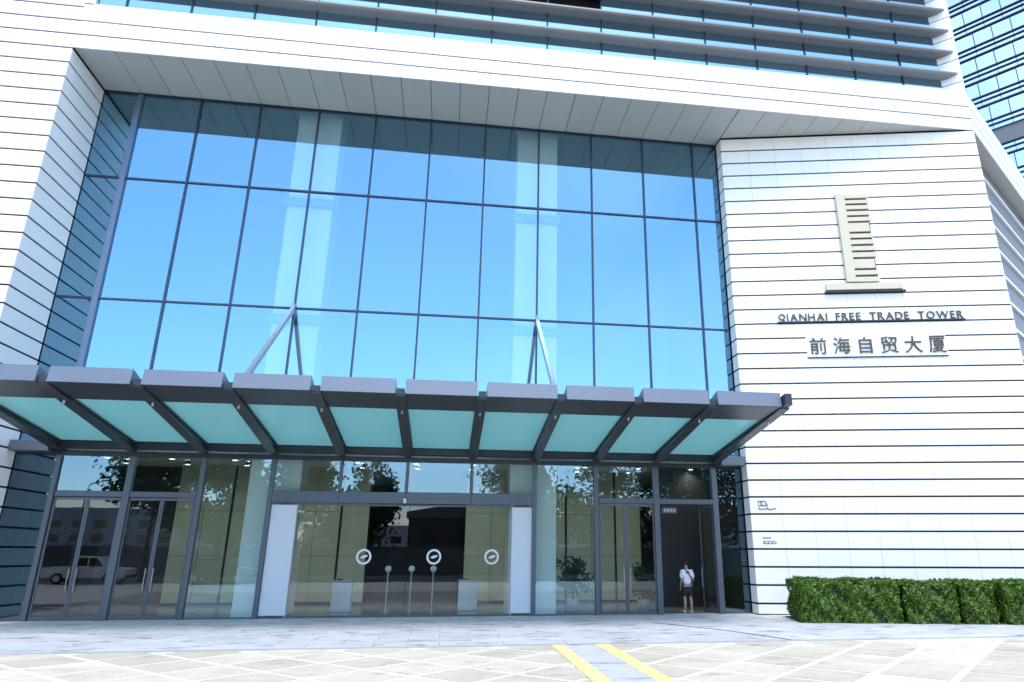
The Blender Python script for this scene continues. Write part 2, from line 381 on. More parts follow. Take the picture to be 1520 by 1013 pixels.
# curtain wall of the entrance hall
GX = [FX0+0.0] + [X0+S*k for k in range(11)] + [RA.x]
cw = wbox('curtain_wall', FX0-0.04, RA.x+0.04, -0.03, 0.12, ZS-0.10, ZS+0.07, 'mull', B)
Z1, Z2, ZB = 15.397, 10.573, 5.22
zr = [ZB, Z2, Z1, ZS-0.09]
def tilt(): return (random.gauss(0, 0.0006), 0, random.gauss(0, 0.0006))
for i, (a, b_) in enumerate(zip(GX[:-1], GX[1:])):
    for za, zb in zip(zr[:-1], zr[1:]):
        box('pane', a+0.02, b_-0.02, 0.0, 0.02, za+0.015, zb-0.015, 'glass_up', cw, 0, tilt())
for k in range(11):
    x = X0+S*k; wd = 0.10 if k == 0 else 0.034
    box('mullion', x-wd, x+wd, -0.075 if k else -0.11, 0.10, ZB, ZS-0.102, 'mull_light' if k == 0 else 'mull', cw, 0.006)
for z in (Z1, Z2):
    for i, (a, b_) in enumerate(zip(GX[:-1], GX[1:])):
        box('transom', a+0.036, b_-0.036, -0.055, 0.09, z-0.032, z+0.032, 'mull', cw)
# entrance storey
en = wbox('entrance_screen', FX0, RA.x, -0.06, 0.10, 5.06, 5.218, 'steel_dark', B)
for k in (0, 1, 2, 3, 7, 8, 9, 10):
    x = X0+S*k; wd = 0.075 if k in (0, 2, 3, 7, 8) else 0.10
    box('post', x-wd, x+wd, -0.10, 0.12, 0.0, 5.058, 'frame', en, 0.008)
for k in (4, 5, 6):
    x = X0+S*k; box('post', x-0.05, x+0.05, -0.07, 0.09, 4.022, 5.058, 'frame', en, 0.006)
K = lambda k: X0+S*k
def gp(name, xa, xb, za, zb, m, parent=en, y=0.0): return box(name, xa, xb, y, y+0.016, za, zb, m, parent, 0, tilt())
gp('pane', FX0+0.01, K(0)-0.08, 0.05, 5.05, 'glass_low'); gp('pane', K(10)+0.105, RA.x-0.01, 0.05, 5.05, 'glass_low')
gp('pane', K(2)+0.08, K(3)-0.08, 0.05, 5.05, 'glass_low'); gp('pane', K(7)+0.08, K(8)-0.08, 0.05, 5.05, 'glass_low')
for k in (0, 1, 8, 9): gp('pane', K(k)+0.08, K(k+1)-0.08, 3.93, 5.05, 'glass_low')
for k in (3, 4, 5, 6): gp('pane', K(k)+0.06, K(k+1)-0.06, 4.03, 5.05, 'glass_low')
for k in (0, 1, 8, 9): box('header', K(k)+0.101, K(k+1)-0.101, -0.07, 0.10, 3.74, 3.92, 'frame', en, 0.008)
for k in (3, 4, 5, 6): box('header', K(k)+(0.08 if k == 3 else 0.004), K(k+1)-(0.08 if k == 6 else 0.004), -0.12, 0.12, 3.63, 4.018, 'frame', en, 0.01)
for a, b_ in ((FX0, K(0)-.08), (K(2)+.08, K(3)-.08), (K(7)+.08, K(8)-.08), (K(10)+.11, RA.x)):
    box('sill', a, b_, -0.03, 0.05, 0.0, 0.05, 'frame', en)
# framed swing doors
def swing(name_x0, x1, hinge, ang=0.0):
    wdt = x1-name_x0
    d = MB(); s_ = 0.055
    d.box(0, s_, -0.025, 0.025, 0.02, 3.72); d.box(wdt-s_, wdt, -0.025, 0.025, 0.02, 3.72)
    d.box(s_, wdt-s_, -0.025, 0.025, 0.02, 0.12); d.box(s_, wdt-s_, -0.025, 0.025, 3.64, 3.72)
    if hinge == 'r': d.v = [(x-wdt, y, z) for x, y, z in d.v]
    o = d.build('door', 'frame', B, (x1 if hinge == 'r' else name_x0, 0.01, 0), (0, 0, ang))
    ox = -wdt if hinge == 'r' else 0
    box('pane', ox+s_, ox+wdt-s_, -0.006, 0.006, 0.12, 3.64, 'glass_door', o)
    hx = ox + (0.11 if hinge == 'r' else wdt-0.11)
    h = MB(); h.tube([(hx, -0.09, 0.85), (hx, -0.09, 1.55)], 0.014)
    for z in (0.95, 1.45): h.tube([(hx, -0.09, z), (hx, -0.02, z)], 0.012)
    h.build('handle', 'alu', o)
    return o
def pair(k, mid, angs=(0, 0)):
    swing(K(k)+0.105, mid-0.006, 'l', angs[0]); swing(mid+0.006, K(k+1)-0.105, 'r', angs[1])
pair(0, -11.53); pair(1, -9.28); pair(8, 6.42)
swing(K(9)+0.105, 8.70, 'l', R(88)); swing(8.74, K(10)-0.105, 'r', R(-80))
# screens and sliding glass doors of the middle bays
box('screen_panel', -5.815, -4.98, -0.02, 0.03, 0.09, 3.56, 'screen', en, 0.004); box('screen_panel', 2.32, 3.02, -0.02, 0.03, 0.09, 3.56, 'screen', en, 0.004)
ed = [-4.96, -3.1, -1.24, 0.50, 2.30]
for i, (a, b_) in enumerate(zip(ed[:-1], ed[1:])):
    d = box('sliding_door', a+0.008, b_-0.008, 0.03, 0.046, 0.03, 3.60, 'glass_door', B)
    cx_, cz_ = (a+b_)/2, 1.815
    rl = MB(); rl.box(-(b_-a)/2+0.008, (b_-a)/2-0.008, -0.022, 0.022, -1.812, -1.745); rl.box(-(b_-a)/2+0.008, (b_-a)/2-0.008, -0.022, 0.022, 1.735, 1.80); rl.build('rail', 'frame', d)
    for lx in (-2.66, -0.33, 1.64):
        if a < lx < b_:
            rg = MB(); seg = 28
            for (ra, rb) in ((0.185, 0.25),):
                o_ = len(rg.v)
                for yy in (-0.018, -0.0125):
                    for k in range(seg):
                        t = 2*math.pi*k/seg
                        for r_ in (ra, rb): rg.v.append((lx-cx_+r_*math.cos(t), yy, 0.08+r_*math.sin(t)))
                for k in range(seg):
                    k2 = (k+1) % seg; A = lambda L, kk, e: o_+L*seg*2+kk*2+e
                    rg.f += [(A(0, k, 0), A(0, k2, 0), A(0, k2, 1), A(0, k, 1)), (A(1, k, 0), A(1, k, 1), A(1, k2, 1), A(1, k2, 0)), (A(0, k, 1), A(0, k2, 1), A(1, k2, 1), A(1, k, 1)), (A(0, k, 0), A(1, k, 0), A(1, k2, 0), A(0, k2, 0))]
            rg.prism([(lx-cx_-0.13, 0.05), (lx-cx_-0.02, 0.02), (lx-cx_+0.12, 0.09), (lx-cx_+0.13, 0.14), (lx-cx_-0.02, 0.12)], -0.018, -0.0125, 'y')
            rg.build('door_sticker', 'white', d)
for x in (-4.985, 2.31): box('jamb', x-0.02, x+0.02, 0.02, 0.06, 0.0, 3.625, 'alu', en)

# hall behind the glass
fl = wbox('hall_floor', FX0, RA.x+0.3, 0.26, 16, -0.12, 0.006, 'lobby_floor', B)
ce = wbox('hall_ceiling', FX0, RA.x+0.3, 2.1, 16, 5.5, 5.9, 'ceil', B)
wbox('hall_roof', FX0-0.3, 22, 0.35, 16, ZS+0.25, ZS+0.45, 'grey_panel', B)
wbox('hall_upper_wall', FX0, RA.x+0.3, 9.0, 9.2, 5.9, ZS+0.25, 'grey_panel', B)
wbox('hall_side_wall', FX0-0.3, FX0-0.06, 0.1, 16, 0, ZS+0.25, 'stone', B)
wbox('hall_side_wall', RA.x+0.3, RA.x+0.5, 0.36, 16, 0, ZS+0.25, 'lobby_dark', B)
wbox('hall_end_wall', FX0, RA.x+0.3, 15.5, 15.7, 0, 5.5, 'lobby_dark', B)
for k in (3, 7):
    x = K(k)
    c_ = box('column', x-0.86, x+0.86, 0.42, 1.7, 0, ZS+0.2, 'column', B, 0.02)
    for z in (Z1-0.35, Z2-0.35):
        box('column_bracket', -0.95, 0.95, -0.83, -0.645, z-9.55-0.16-0.1, z-9.55+0.16-0.1, 'mull_light', c_)
# stone faced inner walls with dark slots
def stone_wall(xa, xb, yy):
    wl = wbox('hall_wall', xa-0.02, xb+0.02, yy+0.06, yy+0.3, 0, 5.5, 'joint', B)
    n = max(1, round((xb-xa)/1.15)); wd = (xb-xa)/n
    for i in range(n):
        gap = 0.10 if i % 2 == 1 else 0.012
        for za, zb in ((0.12, 1.9), (1.9, 3.65), (3.65, 5.5)):
            box('stone_panel', xa+i*wd+0.006, xa+(i+1)*wd-gap, yy, yy+0.05, za+0.006, zb-0.006, 'stone', wl)
stone_wall(-10.9, -3.2, 6.0); stone_wall(0.86, 8.6, 6.0)
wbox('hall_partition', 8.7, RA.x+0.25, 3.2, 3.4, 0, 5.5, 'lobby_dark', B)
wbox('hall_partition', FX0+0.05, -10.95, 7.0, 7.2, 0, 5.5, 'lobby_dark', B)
for x in [-12.5+2.25*i for i in range(11)]:
    for yy in (2.9, 4.6):
        
        d = MB(); d.lathe([(0.105, 0), (0.115, 0), (0.115, 0.16), (0.105, 0.16)], 18); d.v = d.v; d.f = d.f[:-2]; dl = d.build('downlight', 'frame', ce, (x, yy, 5.338))
        d = MB(); d.lathe([(0.0, 0), (0.10, 0), (0.10, 0.015)], 16); d.build('bulb', 'lamp', dl, (0, 0, 0.11))

# ribbon windows of the office floors above
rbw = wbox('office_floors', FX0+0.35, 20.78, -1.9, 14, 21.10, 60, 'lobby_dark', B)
FZ, FP = 21.93, 1.153
bays = [FX0+0.36] + [K(k) for k in range(0, 15)] + [20.74]
lev = [21.09] + [FZ + FP*n for n in range(12)]
dark = {(7, 2), (8, 2)}
for n in range(12):
    za, zb = (lev[n] if n == 0 else lev[n]+0.13), lev[n+1]
    for i, (a, b_) in enumerate(zip(bays[:-1], bays[1:])):
        if (i, n) in dark: continue
        box('window_pane', a+0.03, b_-0.03, -2.40, -2.38, za+0.01, zb-0.01, 'glass_rib', rbw, 0, tilt())
    for x in bays[1:-1]: box('window_mullion', x-0.03, x+0.03, -2.45, -2.3, za, zb, 'mull', rbw)
for n in range(11):
    z = lev[n+1]
    for i, (a, b_) in enumerate(zip(bays[0:-1:4], bays[4::4]+[bays[-1]])):
        pr = MB(); pr.prism([(-2.36, z), (-2.82, z), (-2.90, z+0.05), (-2.90, z+0.12), (-2.36, z+0.12)][::-1], a, b_, 'x')
        if b_ == bays[-1]:
            pr.v = [((x+0.42*(-2.42-y_)/0.45 if x > 20 and y_ < -2.42 else x), y_, zz) for x, y_, zz in pr.v]
        pr.build('sun_fin', 'fin', rbw)
wbox('end_pier', FX0-0.01, FX0+0.345, FY(FX0)+0.004, -1.95, 21.10, 36, 'panel', B)
cn = MB(); ca, cb_ = Vector((20.74, -2.36)), Vector((21.36, -2.93))
cn.prism([(ca.x+0.05, ca.y+0.05), (cb_.x, cb_.y+0.08), (cb_.x, 0), (ca.x+0.05, 0)], 21.10, 45, 'z'); cn = cn.build('corner_pier', 'joint', B)
cl_ = (cb_-ca).length; cang = math.atan2(cb_.y-ca.y, cb_.x-ca.x)
for n in range(13):
    z0 = 21.09 if n == 0 else FZ+0.03+FP*(n-1)-0.35; z1 = FZ+0.03+FP*n-0.35
    o = box('corner_panel', 0, 1, 0, 1, 0, 1, 'panel', cn); o.data = boxmesh((cl_, 0.05, z1-z0-0.04), 'panel', 0.004)
    mid = (ca+cb_)/2; o.location = (mid.x+0.0, mid.y+0.0, (z0+z1)/2); o.rotation_euler = (0, 0, cang)

# ------------------------------------------------------------------ entrance canopy
CN = empty('entrance_canopy', ((K(0)+K(10))/2, -3.15, 5.4)); cx0, cy0, cz0 = CN.location
tag(CN, 'dark steel entrance canopy with teal glass panels over the doors', 'canopy')
CK = Vector((-cx0, -cy0, -cz0))
def cbox(name, x0, x1, y0, y1, z0, z1, m, parent=CN, bev=0.0):
    o = box(name, x0, x1, y0, y1, z0, z1, m, parent, bev); o.location += CK; return o
def und(y): return 6.20 - 0.127*(y+6.3)               # underside of the canopy
for k in range(0, 11):
    x = K(k); wd = 0.105; yf = -6.5 if k in (0, 10) else -6.22
    r_ = MB(); r_.prism([(yf, und(yf)-0.03), (-0.10, und(-0.1)-0.20), (-0.10, und(-0.1)+0.16), (yf, und(yf)+(0.30 if k in (0, 10) else 0.14))], x-wd, x+wd, 'x')
    r_.v = [tuple(Vector(v)+CK) for v in r_.v]; ro = r_.build('rib', 'steel_dark', CN)
    f_ = MB()                                        # lower flange
    f_.prism([(-6.2, und(-6.2)-0.07), (-0.3, und(-0.3)-0.235), (-0.3, und(-0.3)-0.203), (-6.2, und(-6.2)-0.035)], x-0.15, x+0.15, 'x')
    f_.v = [tuple(Vector(v)+CK) for v in f_.v]; f_.build('flange', 'steel_dark', ro)
    sp = MB(); sp.lathe([(0.028, 0), (0.032, 0.04), (0.032, 0.10)], 12); sp.build('spot_lamp', 'alu', ro, (x+CK.x, -5.0+CK.y, und(-5.0)-0.19+CK.z))
for k in range(0, 10):
    a, b_ = K(k)+0.107, K(k+1)-0.107
    fa = MB(); fa.prism([(-6.32, 6.17), (-4.98, und(-4.98)-0.01), (-4.98, und(-4.98)+0.22), (-6.25, 6.59)], a+0.03, b_-0.03, 'x')
    fa.v = [tuple(Vector(v)+CK) for v in fa.v]; fb_ = fa.build('fascia_box', 'fascia', CN)
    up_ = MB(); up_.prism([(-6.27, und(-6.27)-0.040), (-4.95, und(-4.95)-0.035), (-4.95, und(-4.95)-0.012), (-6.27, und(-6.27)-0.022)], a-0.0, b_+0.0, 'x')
    up_.v = [tuple(Vector(v)+CK) for v in up_.v]; up_.build('underside_shade', 'steel_dark', fb_)  # added plate, its dark colour stands in for shade under the fascia box
    gl = MB(); gl.prism([(-4.975, und(-4.975)+0.05), (-0.45, und(-0.45)+0.05), (-0.45, und(-0.45)+0.075), (-4.975, und(-4.975)+0.075)], a+0.0, b_-0.0, 'x')
    gl.v = [tuple(Vector(v)+CK) for v in gl.v]; gl.build('glass_panel', 'teal', CN)
    for e in (a, b_-0.05):
        an = MB(); an.prism([(-4.97, und(-4.97)+0.0), (-0.45, und(-0.45)+0.0), (-0.45, und(-0.45)+0.045), (-4.97, und(-4.97)+0.045)], e+0.001, e+0.049, 'x')
        an.v = [tuple(Vector(v)+CK) for v in an.v]; an.build('glazing_bead', 'frame', CN)
    cbox('wall_beam', K(k)+0.096, K(k+1)-0.096, -0.44, -0.12, und(-0.3)-0.17, und(-0.3)+0.14, 'steel_dark', CN, 0.01)
for xa, xb in ((FX0+0.02, K(0)-0.15), (K(10)+0.15, RA.x-0.02)):
    cbox('end_bracket', xa, xb, -0.55, -0.12, 5.12, 5.46, 'frame', CN, 0.02)
for k in (3, 7):
    x = K(k); A_, B_ = Vector((x, -0.10, Z2-0.02)), Vector((x, -5.4, und(-5.4)+0.2)); d = (B_-A_); L_ = d.length
    so = obj('strut', boxmesh((0.13, 0.17, L_), 'strut', 0.01), CN, (A_+B_)/2+CK, (math.atan2(-d.y, d.z) if False else 0, 0, 0))
    so.rotation_mode = 'QUATERNION'; so.rotation_quaternion = d.to_track_quat('Z', 'Y')
    cbox('strut_bracket', x-0.05, x+0.05, -0.30, -0.078, Z2-0.30, Z2+0.12, 'strut', CN, 0.01)

# ------------------------------------------------------------------ emblem and lettering on the sign wall
def wallroot(name, t, z):
    return empty(name, (RA.x + t*math.cos(RANG), RA.y + t*math.sin(RANG), z), RANG)
EM = wallroot('tower_emblem', 5.15, 11.9); tag(EM, 'pale gold slatted tower emblem fixed on the white sign wall', 'emblem')
def ebox(name, t0, t1, z0, z1, d0, d1, m, p=EM, bev=0.006): return box(name, t0-5.15, t1-5.15, -d1, -d0, z0-11.9, z1-11.9, m, p, bev)
ebox('backing', 4.86, 5.74, 12.34, 16.1, 0.004, 0.06, 'bronze', bev=0)
ebox('slab', 4.49, 4.85, 12.28, 16.17, 0.004, 0.16, 'gold')
py = [165, 210, 260, 310, 360, 450, 500, 553, 605, 660, 750, 803]
zb_ = [16.17 - (v-122)/5.63*0.0301 for v in py]          # heights of the dark slots
edges = [16.17] + zb_ + [12.28]
for i in range(len(edges)-1):
    top_, bot = edges[i]-(0.045 if i else 0), edges[i+1]+(0.045 if i < len(edges)-2 else 0)
    ebox('slat', 4.853, (5.68 if i in (5, 10) else 5.80), bot, top_, 0.062, 0.14, 'gold')
ebox('base_bar', 3.66, 6.62, 11.95, 12.22, 0.004, 0.15, 'gold'); ebox('base_rail', 3.6, 6.7, 11.84, 11.90, 0.004, 0.18, 'black')

def glyph(ch, h, ext, m, wdt=None):
    cu = bpy.data.curves.new('glyph', 'FONT'); cu.body = ch; cu.size = 1.0; cu.extrude = 0.02; cu.resolution_u = 3
    to = bpy.data.objects.new('glyph', cu); me = bpy.data.meshes.new_from_object(to)
    bpy.data.objects.remove(to)
    xs_ = [v.co.x for v in me.vertices]; ys_ = [v.co.y for v in me.vertices]
    if not xs_: return None, 0
    sc = h/ (max(ys_)-min(ys_)) if wdt is None else None
    w0 = max(xs_)-min(xs_)
    sx = sc if wdt is None else wdt/w0; sy = sc if wdt is None else h/(max(ys_)-min(ys_))
    mx_, my_ = min(xs_), min(ys_)
    for v in me.vertices:
        x_, y_, z_ = v.co; v.co = ((x_-mx_)*sx, -(z_/0.02+1)*ext/2, (y_-my_)*sy)
    me.materials.clear(); me.materials.append(M[m]); me.update()
    return me, w0*sx
EN = wallroot('english_name_sign', 1.70, 10.66); tag(EN, 'row of small Latin capital letters on white sign wall', 'sign')
txt = "QIANHAI FREE TRADE TOWER"
ms = [(None, 0.20) if ch == ' ' else glyph(ch, 0.30, 0.05, 'bronze') for ch in txt]
tot = sum(w_ for _, w_ in ms); gap = (7.05-tot)/(len(txt)-1); x = 0
for me, w_ in ms:
    if me: obj('letter', me, EN, (x, -0.004, 0.06))
    x += w_+gap
box('letter_underline', -0.05, 7.1, -0.06, -0.004, -0.02, 0.035, 'black', EN)  # rail the letters stand on
CH = wallroot('chinese_name_sign', 2.68, 9.24); tag(CH, 'row of six large Chinese characters on white sign wall', 'sign')
box('backing_plate', -0.02, 5.25, -0.03, -0.004, 0.0, 0.88, 'panel', CH, 0.004); box('letter_underline', -0.02, 5.25, -0.05, -0.004, -0.045, -0.002, 'black', CH)  # black strip below the plate paints in its shadow line
for i, ch in enumerate("前海自贸大厦"):
    wd = 0.48 if ch == '自' else 0.64
    me, w_ = glyph(ch, 0.66, 0.05, 'bronze', wd)
    if me: obj('character', me, CH, (0.10+i*0.895+(0.64-wd)/2, -0.032, 0.11))
# two small dark marks low on the wall
SM = wallroot('small_wall_mark', 0.30, 3.54); tag(SM, 'small dark line emblem above a small lettered plate beside the doors', 'sign')
b = MB()
for pts in ([(0.02, 0.02), (0.0, 0.3), (0.24, 0.3), (0.32, 0.16), (0.3, 0.03), (0.02, 0.02)], [(0.04, 0.15), (0.28, 0.15)], [(0.1, 0.3), (0.12, 0.15)], [(0.3, 0.05), (0.42, 0.0), (0.62, 0.05)]):
    b.tube([(p[0], -0.012, p[1]) for p in pts], 0.016, 6)
b.build('line_emblem', 'black', SM)
SP = wallroot('small_lettered_plate', 0.36, 2.35); tag(SP, 'two tiny rows of dark lettering low on the white wall', 'sign')
for r_, (z, h, n, wd) in enumerate(((0.18, 0.06, 6, 0.30), (0.0, 0.11, 7, 0.48))):
    for i in range(n):
        b = MB(); x = i*wd/n; u = wd/n*0.8
        b.box(x, x+u, -0.008, -0.003, z, z+h*0.16); b.box(x, x+u*0.25, -0.008, -0.003, z+h*0.17, z+h)
        if i % 2: b.box(x+u*0.3, x+u, -0.008, -0.003, z+h*0.8, z+h)
        else: b.box(x+u*0.7, x+u, -0.008, -0.003, z+h*0.17, z+h*0.9)
        b.build('letter', 'black', SP)

# ------------------------------------------------------------------ hedges along the sign wall
def leaf_mesh(pts, m, lo, hi, flat=0.0):
    vs_, fs = [], []
    for p, nrm in pts:
        d = Vector((random.gauss(0, 1), random.gauss(0, 1), random.gauss(0, 1))) + nrm*1.3; d.normalize()
        a = d.orthogonal().normalized(); ang = random.random()*6.283
        a = Matrix.Rotation(ang, 3, d) @ a; b_ = d.cross(a); s_ = random.uniform(lo, hi)
        o = len(vs_)
        vs_ += [tuple(p-a*s_), tuple(p+b_*s_*0.5+d*s_*0.1), tuple(p+a*s_), tuple(p-b_*s_*0.5+d*s_*0.1)]
        fs.append((o, o+1, o+2, o+3))
    return mesh_from('leaves', vs_, fs, m)
HO = Vector((11.05, -3.62)); HD = Vector((math.cos(R(-13.2)), math.sin(R(-13.2))))
def hedge(t0, t1, hgt, dep, label, n):
    mid = HO + HD*((t0+t1)/2)
    h = empty('hedge', (mid.x, mid.y, 0), R(-13.2)); tag(h, label, 'hedge', 'clipped hedges below the sign wall')
    L = t1-t0
    def bulge(x, z): return 0.05*math.sin(x*5.1+t0*3)+0.05*math.sin(z*7+x*3.3+t0)+0.04*math.sin(x*11+z*9)+0.03*math.sin(x*23-z*17)
    cm = MB(); cm.box(-L/2+0.10, L/2-0.10, 0.10, dep-0.10, 0.0, hgt-0.09); cm.build('twigs', 'hedge_core', h)
    pts = []
    A = [(L*hgt, 'f'), (L*dep, 't'), (dep*hgt, 'l'), (dep*hgt, 'r')]
    tot_ = sum(a for a, _ in A)
    for a, kd in A:
        for _ in range(int(n*a/tot_)):
            u, v = random.random(), random.random()
            dpt = abs(random.gauss(0, 0.045))
            if kd == 'f': x, z = (u-.5)*L, v*hgt; p = Vector((x, -bulge(x, z)+dpt, z)); nr = Vector((0, -1, 0.25))
            elif kd == 't': x, yy = (u-.5)*L, v*dep; p = Vector((x, yy, hgt+0.6*bulge(x, yy)-dpt+max(0, random.gauss(-0.03, 0.03)))); nr = Vector((0, 0, 1))
            elif kd == 'l': yy, z = u*dep, v*hgt; p = Vector((-L/2-bulge(yy, z)*0.7+dpt, yy, z)); nr = Vector((-1, 0, 0.2))
            else: yy, z = u*dep, v*hgt; p = Vector((L/2+bulge(yy, z)*0.7-dpt, yy, z)); nr = Vector((1, 0, 0.2))
            # round the long edges
            e = max(0, p.z-(hgt-0.12)); f_ = max(0, 0.12-p.y)
            if e > 0 and f_ > 0 and e*e+f_*f_ > 0.0144: continue
            pts.append((p, nr))
    obj('foliage', leaf_mesh(pts, 'hedge_leaf', 0.032, 0.066), h)
hedge(0.02, 2.95, 1.22, 1.7, 'longest clipped green hedge, at the end beside the entrance doors', 26000)
hedge(3.16, 4.66, 1.17, 1.65, 'clipped hedge between the longest hedge and the narrow hedge', 15000)
hedge(4.88, 5.78, 1.19, 1.6, 'narrow clipped hedge with dark gaps on both sides', 10000)
hedge(6.10, 9.6, 1.20, 1.7, 'clipped hedge past the narrow one, away from the doors', 24000)
for t0 in (0,):
    pb = empty('planting_bed', (HO.x, HO.y, 0), R(-13.2)); pb['kind'] = 'structure'
    b = MB(); b.box(-0.05, 9.8, 0.06, 2.2, -0.01, 0.03); b.build('soil', 'soil', pb)

# ------------------------------------------------------------------ things in the hall
def turnstile(x, y, label):
    t = empty('turnstile', (x, y, 0.006)); tag(t, label, 'turnstile', 'turnstiles in the hall')
    box('cabinet', -0.35, 0.35, -0.14, 0.14, 0, 1.02, 'screen', t, 0.03); box('top_cover', -0.37, 0.37, -0.16, 0.16, 1.022, 1.07, 'alu', t, 0.015)
    box('glass_wing', 0.36, 0.75, -0.008, 0.008, 0.25, 0.98, 'glass_door', t); box('reader', -0.2, 0.0, -0.06, 0.06, 1.072, 1.12, 'black', t, 0.01)
turnstile(-3.55, 2.3, 'pale turnstile cabinet inside the hall nearer the stone wall with slots'); turnstile(0.95, 2.3, 'pale turnstile cabinet inside the hall nearer the white screen panel')
for i, x in enumerate((-2.0, -1.15, -0.35)):
    t = empty('gate_post', (x, 2.6, 0.006)); tag(t, ('slim gate post with round head nearer the stone wall with slots', 'slim gate post with round head between two other gate posts', 'slim gate post with round head nearer the dark hall opening edge')[i], 'post', 'gate posts behind the sliding doors')
    b = MB(); b.lathe([(0.14, 0), (0.14, 0.03), (0.03, 0.05), (0.03, 1.35)], 14); b.build('pole', 'alu', t)
    b = MB(); b.lathe([(0.0, 0), (0.10, 0.0), (0.115, 0.02), (0.115, 0.05), (0.08, 0.06)], 18); b.build('round_head', 'alu', t, (0, 0.02, 1.45), (R(90), 0, 0))
def pot_plant(x, y, h, label, seed):
    random.seed(seed)
    t = empty('potted_plant', (x, y, 0.006)); tag(t, label, 'plant', 'potted plants in the hall')
    b = MB(); b.lathe([(0.16, 0), (0.23, 0.40), (0.25, 0.42), (0.22, 0.42), (0.20, 0.34)], 18); b.build('pot', 'screen', t, smooth=True)
    b = MB(); b.tube([(0, 0, 0.3), (0.03, 0.02, h*0.45), (0, 0.04, h*0.7)], [0.035, 0.028, 0.015]); b.build('stem', 'bark', t)
    pts = []
    for _ in range(24):
        c = Vector((random.gauss(0, 0.22), random.gauss(0, 0.2), h*random.uniform(0.45, 0.98)))
        for _ in range(30): pts.append((c+Vector((random.gauss(0, .10), random.gauss(0, .10), random.gauss(0, .10))), Vector((0, 0, .5))))
    obj('foliage', leaf_mesh(pts, 'plant_leaf', 0.06, 0.12), t)
pot_plant(4.75, 1.6, 1.75, 'dark leafy potted plant behind the full height glass pane', 3)
pot_plant(7.38, 1.4, 1.55, 'slim potted plant behind the paired swing doors near the person', 5)
random.seed(21)
ex = empty('exit_sign', (8.1, -0.02, 3.42)); tag(ex, 'small grey plate hanging above the open doorway', 'sign')
box('plate', -0.28, 0.28, 0.06, 0.08, 0.0, 0.2, 'frame', ex, 0.005)
for i in range(4): box('mark', -0.2+i*0.11, -0.13+i*0.11, 0.055, 0.059, 0.05, 0.15, 'alu', ex)
cmn = empty('door_sensor', (K(5)-0.02, -0.12, 3.64)); tag(cmn, 'small white sensor hanging from the header beam above sliding doors', 'sensor')
b = MB(); b.tube([(0, -0.06, 0.16), (0, -0.06, 0.0)], 0.05, 12); b.build('housing', 'white', cmn); b = MB(); b.tube([(0, -0.06, -0.002), (0, -0.06, -0.06)], [0.045, 0.03], 12); b.build('lens', 'black', cmn)
box('bracket', -0.03, 0.03, -0.058, 0.0, 0.10, 0.16, 'frame', cmn)

# ------------------------------------------------------------------ person in the doorway
M['skin'] = mat('skin', (0.42, 0.26, 0.19), 0.55); M['shirt'] = mat('white_shirt', (0.78, 0.79, 0.82), 0.85, bump=0.2, scale=8)
M['shorts'] = mat('dark_shorts', (0.02, 0.022, 0.03), 0.9); M['hair'] = mat('black_hair', (0.012, 0.010, 0.009), 0.55); M['shoe'] = mat('pale_shoe', (0.6, 0.6, 0.6), 0.7)
def skin(name, joints, edges, m, parent, sub=2):
    me = bpy.data.meshes.new(name); names = list(joints)
    me.from_pydata([joints[n][0] for n in names], [(names.index(a), names.index(b)) for a, b in edges], [])
    o = bpy.data.objects.new(name, me); COL.objects.link(o)
    sk = o.modifiers.new('skin', 'SKIN'); sk.use_smooth_shade = True
    for i, n in enumerate(names):
        r_ = joints[n][1]; me.skin_vertices[0].data[i].radius = r_ if isinstance(r_, tuple) else (r_, r_)
    me.skin_vertices[0].data[0].use_root = True
    sb_ = o.modifiers.new('sub', 'SUBSURF'); sb_.levels = sub; sb_.render_levels = sub
    bpy.context.view_layer.update()
    dg = bpy.context.evaluated_depsgraph_get(); nm = bpy.data.meshes.new_from_object(o.evaluated_get(dg))
    nm.materials.clear(); nm.materials.append(M[m])
    for p in nm.polygons: p.use_smooth = True
    bpy.data.objects.remove(o); return obj(name, nm, parent)
PE = empty('person', (8.80, 0.55, 0.0), R(6)); tag(PE, 'person in white t-shirt and dark shorts with shoulder strap, standing in the doorway', 'person')
J = {'pelvis': ((0, 0, 0.92), (0.145, 0.10)), 'waist': ((0, 0.0, 1.08), (0.125, 0.085)), 'chest': ((0, 0.0, 1.28), (0.155, 0.10)), 'neck0': ((0, 0.01, 1.46), (0.07, 0.06)), 'neck': ((0, 0.02, 1.53), 0.052),
     'jaw': ((0, 0.035, 1.60), (0.066, 0.075)), 'skull': ((0, 0.025, 1.68), (0.077, 0.092)), 'crown': ((0, 0.015, 1.745), (0.055, 0.066))}
E_ = [('pelvis', 'waist'), ('waist', 'chest'), ('chest', 'neck0'), ('neck0', 'neck'), ('neck', 'jaw'), ('jaw', 'skull'), ('skull', 'crown')]
